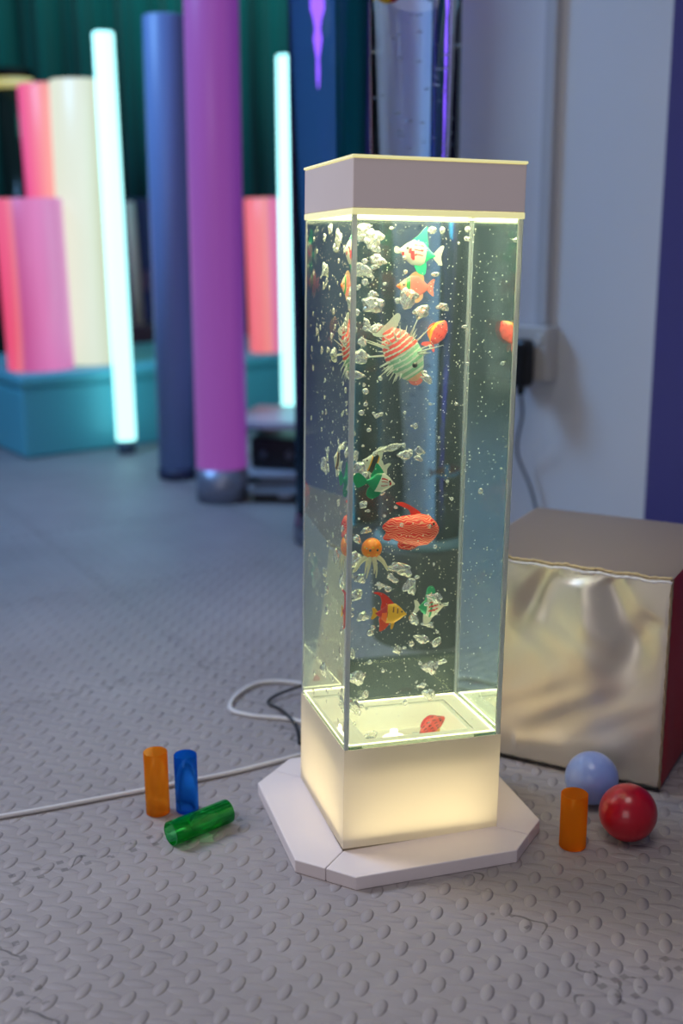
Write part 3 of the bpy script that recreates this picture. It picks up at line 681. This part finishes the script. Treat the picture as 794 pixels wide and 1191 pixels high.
# stitched seams
def seamtube(p,q,wob=.0012,r=.0022,n=60,seed=0):
    rs=random.Random(seed); p=Vector(p); q=Vector(q); pts=[]
    for i in range(n+1):
        t=i/n; pts.append(p.lerp(q,t)+Vector((0,-.0008,wob*math.sin(t*40)*.4+wob*rs.uniform(-.3,.3))))
    return MB().tube(pts,[r*(1+.25*math.sin(i*1.9)) for i in range(n+1)],8)
seamtube((-WX,-.001,HZ+.001),(0,-.001,HZ+.001),.002,.0020,80,1).build('top_seam',mat('tan_piping',(190,168,130),.5),cb)
seamtube((-WX,-.0022,HZ-.0035),(0,-.0022,HZ-.0035),.002,.0018,80,4).build('stitching',mat('pale_stitching',(225,222,226),.45),cb)
seamtube((0,0,g_+.002),(0,0,HZ),.0,.0018,40,2).build('edge_seam',mat('dark_piping',(130,110,90),.5),cb)
seamtube((-WX,-.001,g_+.002),(0,-.001,g_+.002),.0,.0019,40,3).build('edge_seam',mat('black_piping',(25,22,24),.5),cb)

# ------------------------------------------------------------------ balls and acrylic cylinders
def ball(name,loc,r,c,label):
    o=MB().sphere((0,0,0),r,48,28).build(name,mat(c[0],c[1],.28,coat=.25,bump=.02,bscale=60)); o.location=(loc[0],loc[1],r); tag(o,label,'ball'); return o
ball('play_ball',(.3185,1.178),.0322,('red_ball_plastic',(168,12,34)),'shiny red plastic ball on the foam floor')
ball('play_ball',(.2955,1.262),.0315,('blue_ball_plastic',(134,156,222)),'light blue plastic ball behind the orange cylinder')
def tint(name,c,ior=1.49,k=.22,dc=None):
    dc=dc or c
    m=bpy.data.materials.new(name); m.use_nodes=True; nt=m.node_tree; nt.nodes.clear()
    o=nt.nodes.new('ShaderNodeOutputMaterial'); g=nt.nodes.new('ShaderNodeBsdfGlass'); g.inputs['IOR'].default_value=ior; g.inputs['Color'].default_value=(*lin(c),1)
    d=nt.nodes.new('ShaderNodeBsdfDiffuse'); d.inputs['Color'].default_value=(*lin(dc),1)
    t=nt.nodes.new('ShaderNodeBsdfTranslucent'); t.inputs['Color'].default_value=(*lin(dc),1)
    a=nt.nodes.new('ShaderNodeMixShader'); a.inputs[0].default_value=.6; b=nt.nodes.new('ShaderNodeMixShader'); b.inputs[0].default_value=k
    nt.links.new(d.outputs[0],a.inputs[1]); nt.links.new(t.outputs[0],a.inputs[2]); nt.links.new(g.outputs[0],b.inputs[1]); nt.links.new(a.outputs[0],b.inputs[2]); nt.links.new(b.outputs[0],o.inputs[0]); return m
def cyl(name,r,h,c,label,loc,M=None,hollow=False):
    o=empty(name,(0,0,0),0,label,'acrylic cylinder')
    b=MB()
    if hollow:
        b.lathe([(r,0),(r,h),(r*.86,h),(r*.86,0),(r,0)],48,capped=False)
    else: b.lathe([(r-.0008,0),(r,.0008),(r,h-.0008),(r-.0008,h)],48)
    b.build('cylinder_wall' if hollow else 'cylinder_body',tint(*c),o)
    o.matrix_world = (M if M is not None else Matrix.Translation(loc)); return o
cyl('acrylic_cylinder',.0140,.078,('orange_acrylic',(255,206,120),1.49,.45,(255,165,45)),'tall translucent orange cylinder standing left of the blue one',(-.2195,1.2450,.0005))
cyl('acrylic_cylinder',.0135,.0715,('blue_acrylic',(110,180,240),1.49,.28,(20,140,235)),'translucent blue cylinder standing behind the lying green one',(-.1855,1.2500,.0005))
cyl('acrylic_cylinder',.0148,.064,('amber_acrylic',(255,200,100),1.49,.40,(255,160,40)),'short translucent orange cylinder standing in front of the light blue ball',(.2545,1.1625,.0005))
gd=Vector((.058,.050,0)).normalized(); gs=gd.cross(Vector((0,0,1)))
Mg=Matrix(((0,gs.x,gd.x,-.1935),(0,gs.y,gd.y,1.1700),(1,0,0,.0142),(0,0,0,1)))
cyl('acrylic_cylinder',.0138,.078,('green_acrylic',(160,245,190),1.49,.09,(10,190,100)),'green translucent cylinder lying on its side on the foam floor',None,Mg,hollow=True)

# ------------------------------------------------------------------ cords on the floor
WC=mat('white_cord',(205,203,205),.45)
tag(MB().tube(spline([(-1.5,.86,.003),(-1.0,1.03,.003),(-.62,1.160,.003),(-.402,1.232,.003),(-.30,1.272,.003),(-.22,1.305,.003),(-.15,1.335,.003),(-.10,1.362,.003),(-.06,1.385,.003),(-.03,1.40,.003)],10),.0030).build('power_cord',WC),
    'white power cord running straight across the floor from the left to the lamp base','cord')
tag(MB().tube(spline([(-.03,1.47,.003),(-.075,1.498,.003),(-.13,1.512,.003),(-.160,1.535,.003),(-.155,1.585,.003),(-.125,1.628,.004),(-.075,1.63,.003),(-.02,1.60,.003)],10),.0034).build('looped_cord',WC),
    'white cord lying in a loop on the floor behind the lamp','cord')
tag(MB().tube(spline([(-.03,1.63,.009),(-.064,1.600,.0095),(-.095,1.578,.006),(-.108,1.556,.0035),(-.092,1.535,.0035),(-.078,1.500,.009),(-.064,1.47,.004),(-.058,1.42,.003)],10),.0022).build('black_cable',mat('black_cable_rubber',(22,22,26),.5)),
    'thin kinked black cable on the floor beside the white loop','cable')

# ------------------------------------------------------------------ bubble tubes behind
def bubble_tube(name,label,c,r,h,base_r,base_h,base_mat,gl,ring_mat):
    o=empty(name,(c[0],c[1],0),0,label,'bubble tube')
    b=MB().lathe([(base_r,0),(base_r,base_h-.008),(base_r-.006,base_h)],64); b.build('base',base_mat,o)
    MB().lathe([(base_r-.004,base_h+.0004),(base_r-.004,base_h+.010),(base_r-.010,base_h+.014)],64).build('collar',ring_mat,o)
    MB().lathe([(r,base_h+.0145),(r,h)],96).build('water_tube',gl,o)
    return o
BT=glass('clear_water_tube',1.34,(244,250,252)); BT1=glass('dark_blue_water_tube',1.34,(150,182,205))
bt2=bubble_tube('bubble_tube','clear water filled bubble tube on a dark base directly behind the lamp',(.118,1.893),.0705,2.3,.083,.165,mat('dark_grey_base',(64,64,66),.5),BT,
   mat('led_collar',(120,150,160),.25,emis=(60,140,170),es=.08))
bt1=bubble_tube('bubble_tube','tall dark blue bubble tube left of the lamp, on a round steel base',(-.012,2.440),.0860,2.35,.092,.05,CHROME,BT1,CHROME)
b=MB(); rs=random.Random(9)
for _ in range(150):
    a=rs.uniform(0,6.28); rr=.062*math.sqrt(rs.random()); z=rs.uniform(.2,1.25); r=rs.uniform(.0012,.003)
    b.sphere((.118+rr*math.cos(a),1.893+rr*math.sin(a),z),(r*1.5,r*1.5,r*.7),10,6)
tag(b.build('tube_bubbles',glass('tube_bubble',1/1.34)),'small air bubbles spread through the clear bubble tube','bubbles',kind='stuff')
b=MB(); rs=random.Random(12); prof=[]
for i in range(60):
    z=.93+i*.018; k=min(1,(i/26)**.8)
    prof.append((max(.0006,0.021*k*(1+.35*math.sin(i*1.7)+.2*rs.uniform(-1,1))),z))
b.lathe(prof,20,(-.034,2.425,0)); b.build('violet_reflection',glow('violet_reflection_glow',(190,100,255),3.0,(120,60,160)),bt1,M=Matrix.Translation((.012,-2.440,0)))  # violet reflection streak in the tube, modelled as a glowing shape
# toy fish in the bubble tube (only its tail shows at the top edge)
TANK_SAVE=TANKM
TANKM=Matrix.Identity(4)
make_fish('toy_yellow_fish','yellow and red toy fish floating high in the clear bubble tube',(.082,1.88,1.004),.034,ROUND,[C_YE,C_RD,C_DG],lambda u,s:1 if u>.6 else (2 if s>.6 else 0),
 [('tail_fin',C_YE,TAIL,0)],(.32,.06,.14,.04))
make_fish('toy_maroon_fish','small dark red and blue toy fish inside the clear bubble tube behind the lamp',(.148,1.89,.295),.034,ROUND,[P('toy_maroon',(110,40,50)),P('toy_blue',(90,150,220))],lambda u,s:1 if (s<-.4 or .4<u<.55) else 0,
 [('tail_fin',P('toy_maroon_fin',(110,40,50)),TAIL,0)],(.32,.06,.14,.04))
TANKM=TANK_SAVE
pd=empty('olive_slab',(.085,1.655,0),math.radians(12),'dark olive two-layer slab on the floor between the lamp and the bubble tube','pad')  # stands in for an unidentified olive area seen through the tank
PO=mat('dark_olive_matte',(48,52,28),.6,noise=.3,nscale=25,bump=.4,bscale=60)
MB().box(-.115,.105,-.085,.085,0,.012).build('lower_layer',PO,pd,bevel=.005,seg=3)
MB().box(-.112,.102,-.082,.083,.0123,.024).build('upper_layer',PO,pd,bevel=.005,seg=3)
# ------------------------------------------------------------------ floor-standing light tubes
def tube_lamp(name,label,base,top,r,zlit0,m,base_m,base_r=None,cat='light tube',group=None,cap=None):
    base=Vector(base); top=Vector(top); up=(top-base).normalized(); L=(top-base).length
    a=Vector((1,0,0)); x=(a-up*a.dot(up)).normalized(); y=up.cross(x)
    o=empty(name,base,0,label,cat,group)
    M=Matrix(((x.x,y.x,up.x,0),(x.y,y.y,up.y,0),(x.z,y.z,up.z,0),(0,0,0,1)))
    k=zlit0
    if k>0:
        MB().lathe([(base_r or r*1.02,0),(base_r or r*1.02,k-.0005)],40).build('base',base_m,o,M=M)
    t=MB().lathe([(r,k),(r,L-.004),(r-.004,L)],48).build('tube',m,o,M=M)
    return o
FROST_BLUE=mat('frosted_blue_grey',(125,150,200),.4,noise=.04,nscale=4)
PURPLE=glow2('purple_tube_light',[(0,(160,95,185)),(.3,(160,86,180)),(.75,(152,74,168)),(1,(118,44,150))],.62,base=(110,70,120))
CYAN=glow('cyan_tube_light',(60,240,255),1.0,(200,240,240))
CYAN.node_tree.nodes['Principled BSDF'].inputs['Emission Color'].default_value=(0.42,1.0,.98,1)
CYAN.node_tree.nodes['Principled BSDF'].inputs['Emission Strength'].default_value=2.0
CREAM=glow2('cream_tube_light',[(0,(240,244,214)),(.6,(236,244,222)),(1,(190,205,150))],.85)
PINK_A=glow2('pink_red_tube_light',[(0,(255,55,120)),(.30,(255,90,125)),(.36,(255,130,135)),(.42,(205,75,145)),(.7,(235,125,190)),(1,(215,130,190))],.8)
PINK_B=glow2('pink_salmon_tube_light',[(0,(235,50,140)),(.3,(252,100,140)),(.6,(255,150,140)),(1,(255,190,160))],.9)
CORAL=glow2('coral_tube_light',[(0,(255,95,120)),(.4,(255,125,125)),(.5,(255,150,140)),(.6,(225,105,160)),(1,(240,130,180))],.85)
GREYB=mat('satin_grey_metal',(140,144,162),.4,metal=.6)
tube_lamp('purple_light_tube','tall glowing purple tube on a grey metal ring base',(-.297,2.823,0),(-.283,2.823,1.45),.0625,.085,PURPLE,GREYB,.0645)
tube_lamp('blue_tube','tall unlit frosted blue tube standing behind the purple one',(-.441,3.085,0),(-.430,3.085,1.168),.053,.03,FROST_BLUE,mat('dark_blue_base',(40,48,80),.5),.0545)
tube_lamp('cyan_light_tube','thin bright cyan light tube left of the tall blue tube',(-.643,3.43,0),(-.648,3.43,1.182),.0290,.04,CYAN,mat('tube_stand',(70,90,110),.5),.026)
tube_lamp('cyan_light_tube','thin bright cyan light tube right of the purple tube, beside the dark bubble tube',(-.1585,3.60,0),(-.1535,3.60,1.140),.0265,.06,CYAN,mat('tube_stand_dark',(50,70,90),.5),.024)

# long teal platform box
p0=Vector((-.922,3.335)); p1=Vector((-.1636,3.877)); bd=(p1-p0).normalized(); ang=math.atan2(bd.y,bd.x)
bx=empty('platform_box',(p0.x,p0.y,0),ang,'long low padded box under the pink and cream light tubes','platform')
PAD=mat('pale_teal_vinyl',(90,178,194),.45,bump=.05,bscale=40)
MB().box(0,1.25,0,.62,0,.205).build('padded_body',PAD,bx,bevel=.012,seg=3)
MB().box(-.004,1.254,-.004,.624,.2055,.245).build('top_cushion',PAD,bx,bevel=.014,seg=3)
bn=Vector((-bd.y,bd.x))
def onbox(s,t): q=p0+bd*s+bn*t; return (q.x,q.y)
def boxtube(name,label,px_,y_,xt,zt,r,m):
    tube_lamp(name,label,(px_,y_,.2452),(xt,y_,zt),r,.0,m,None)
boxtube('pink_light_tube','short wide pink light tube at the near left end of the platform box',-.905,3.52,-.912,.742,.098,PINK_A)
boxtube('salmon_light_tube','tall pink and salmon light tube partly behind the cream one',-.900,3.80,-.912,1.085,.078,PINK_B)
boxtube('cream_light_tube','tall cream white light tube on the platform box',-.775,3.66,-.768,1.080,.090,CREAM)
boxtube('coral_light_tube','short coral and pink light tube on the box right of the purple tube',-.232,3.95,-.240,.745,.073,CORAL)
# things further back
dt=empty('dark_bubble_tube',(-1.20,4.55,0),0,'unlit dark green tube with a yellow ring on top, behind the pink tubes','bubble tube')
MB().lathe([(.07,0),(.07,1.15)],40).build('tube',mat('dark_green_acrylic',(22,48,44),.15),dt)
MB().lathe([(.071,1.1505),(.071,1.185)],40).build('lit_ring',glow('yellow_ring_light',(205,195,70),.7),dt)
MB().lathe([(.072,1.1855),(.072,1.215),(.066,1.22)],40).build('top_cap',BLACK,dt)
cabm=mat('navy_laminate',(52,66,110),.45)
cbn=empty('navy_cabinet',(-.80,4.79,0),0,'dark navy cabinet between the cyan and blue tubes against the curtain','cabinet')
MB().box(-.24,.24,0,.35,.02,.76).build('carcass',cabm,cbn,bevel=.004)
for s in (-1,1):
    d_=MB().box(min(s*.003,s*.237),max(s*.003,s*.237),-.018,-.001,.03,.75).build('door',cabm,cbn,bevel=.003)
    MB().box(s*.02-.004,s*.02+.004,-.03,-.0185,.40,.48).build('handle',CHROME,d_)
st=empty('dark_stool_box',(-.80,4.60,0),0,'low dark box holding the slim pale tube','box')
MB().box(-.16,.16,-.12,.12,0,.255).build('body',mat('dark_maroon_box',(58,44,58),.5),st,bevel=.006)
MB().box(-.165,.165,-.125,.125,.2555,.283).build('lid',mat('dark_maroon_lid',(66,50,62),.5),st,bevel=.005)
tube_lamp('pale_tube','slim pale tube standing on the dark box beside the cyan tube',(-.782,4.56,.2835),(-.798,4.56,.745),.021,0,mat('pale_frosted_plastic',(215,220,205),.4),None,cat='tube')

# equipment between purple tube and bubble tube
tr=empty('equipment_trolley',(-.215,3.10,0),math.radians(-14),'low grey trolley of dark sound equipment beside the purple tube','trolley')
SHELF=mat('pale_grey_shelf',(170,178,190),.35)
MB().box(-.06,.24,-.12,.16,.150,.168).build('shelf',SHELF,tr,bevel=.003)
MB().box(-.06,.24,-.12,.16,.020,.034).build('shelf',SHELF,tr,bevel=.003)
for (x,y) in ((-.05,-.11),(.23,-.11),(-.05,.15),(.23,.15)): MB().lathe([(.008,.0),(.008,.150)],16,(x,y,0)).build('post',BLACK,tr)
am=empty('amplifier',(-.165,3.085,.0345),math.radians(-14),'black amplifier box on the lower shelf of the trolley','amplifier')
MB().box(-.06,.14,-.07,.11,.003,.082).build('case',BLACK,am,bevel=.003)
MB().box(-.055,.135,-.074,-.0705,.010,.075).build('front_plate',mat('dark_front_plate',(36,38,44),.35),am)
for x in (-.02,.05,.10): MB().lathe([(.010,0),(.009,.012)],20,M=Matrix.Translation((x,-.0745,.042))@Matrix.Rotation(PI/2,4,'X')).build('knob',CHROME,am)
for x in (-.05,.13): MB().box(x-.006,x+.006,-.05,.09,0,.003).build('foot',BLACK,am)
lb=empty('flat_black_case',(-.150,2.80,0),math.radians(-6),'flat black case on the floor next to the purple tube','case')
MB().box(-.065,.075,-.03,.10,.004,.022).build('shell',BLACK,lb,bevel=.003)
MB().box(-.068,.078,-.033,.103,.0225,.032).build('lid',mat('grey_case_lid',(120,124,140),.35),lb,bevel=.003)
MB().box(-.0,.03,-.036,-.0335,.016,.026).build('latch',CHROME,lb)

# ------------------------------------------------------------------ light
def area(name,loc,target,size,energy,color,sy=None):
    l=bpy.data.lights.new(name,'AREA'); l.energy=energy; l.color=color; l.size=size
    if sy: l.shape='RECTANGLE'; l.size_y=sy
    o=bpy.data.objects.new(name,l); COL.objects.link(o); o.location=loc
    o.rotation_euler=(Vector(target)-Vector(loc)).to_track_quat('-Z','Y').to_euler(); return o
lp=area('ceiling_panel',(.10,.65,2.3),(.15,1.05,0),.8,4.0,(1.0,.92,.87)); lp.data.spread=math.radians(115)
area('front_fill',(-.75,-1.25,.95),(.15,1.6,.55),1.1,10,(1.0,.94,.93),1.3)  # unseen fill added to brighten the cap front and foreground
kl=area('side_lamp',(-1.55,1.75,1.45),(.10,.85,0),.5,4.2,(1.0,.92,.88)); kl.data.spread=math.radians(80)
bl=area('blue_fill',(-1.7,2.4,2.4),(-.35,2.7,0),.7,20,(.26,.55,1.0)); bl.data.spread=math.radians(110)  # unseen blue fill added to tint the white wall and far floor
area('teal_curtain_light',(-.6,4.4,2.5),(-.5,5.1,.8),.6,7,(.25,1.0,.95))  # unseen area light aimed at the curtain
w=bpy.data.worlds.new('room_air'); SC.world=w; w.use_nodes=True
w.node_tree.nodes['Background'].inputs[0].default_value=(.40,.42,.62,1); w.node_tree.nodes['Background'].inputs[1].default_value=.22

# ------------------------------------------------------------------ camera
f,pit,roll,hc=1350.0,.248407,-.007337,.680733
cp,sp_=math.cos(pit),math.sin(pit)
fwd=Vector((0,cp,-sp_)); up=Vector((0,sp_,cp)); r=Vector((1,0,0))
c,s=math.cos(roll),math.sin(roll); r2=r*c+up*s; u2=-r*s+up*c
cam=bpy.data.cameras.new('camera'); co=bpy.data.objects.new('camera',cam); COL.objects.link(co)
co.matrix_world=Matrix(((r2.x,u2.x,-fwd.x,0),(r2.y,u2.y,-fwd.y,0),(r2.z,u2.z,-fwd.z,hc),(0,0,0,1)))
cam.sensor_fit='VERTICAL'; cam.sensor_height=36; cam.lens=36*f/1191
cam.clip_start=.02; cam.dof.use_dof=True; cam.dof.focus_distance=1.22; cam.dof.aperture_fstop=2.7
SC.camera=co
vs=SC.view_settings; vs.view_transform='Standard'; vs.look='None'; vs.gamma=1; vs.exposure=0; vs.use_curve_mapping=False
cy=SC.cycles
cy.max_bounces=28; cy.transmission_bounces=20; cy.glossy_bounces=24; cy.diffuse_bounces=4; cy.transparent_max_bounces=12
cy.sample_clamp_indirect=4; cy.blur_glossy=.4; cy.use_denoising=True
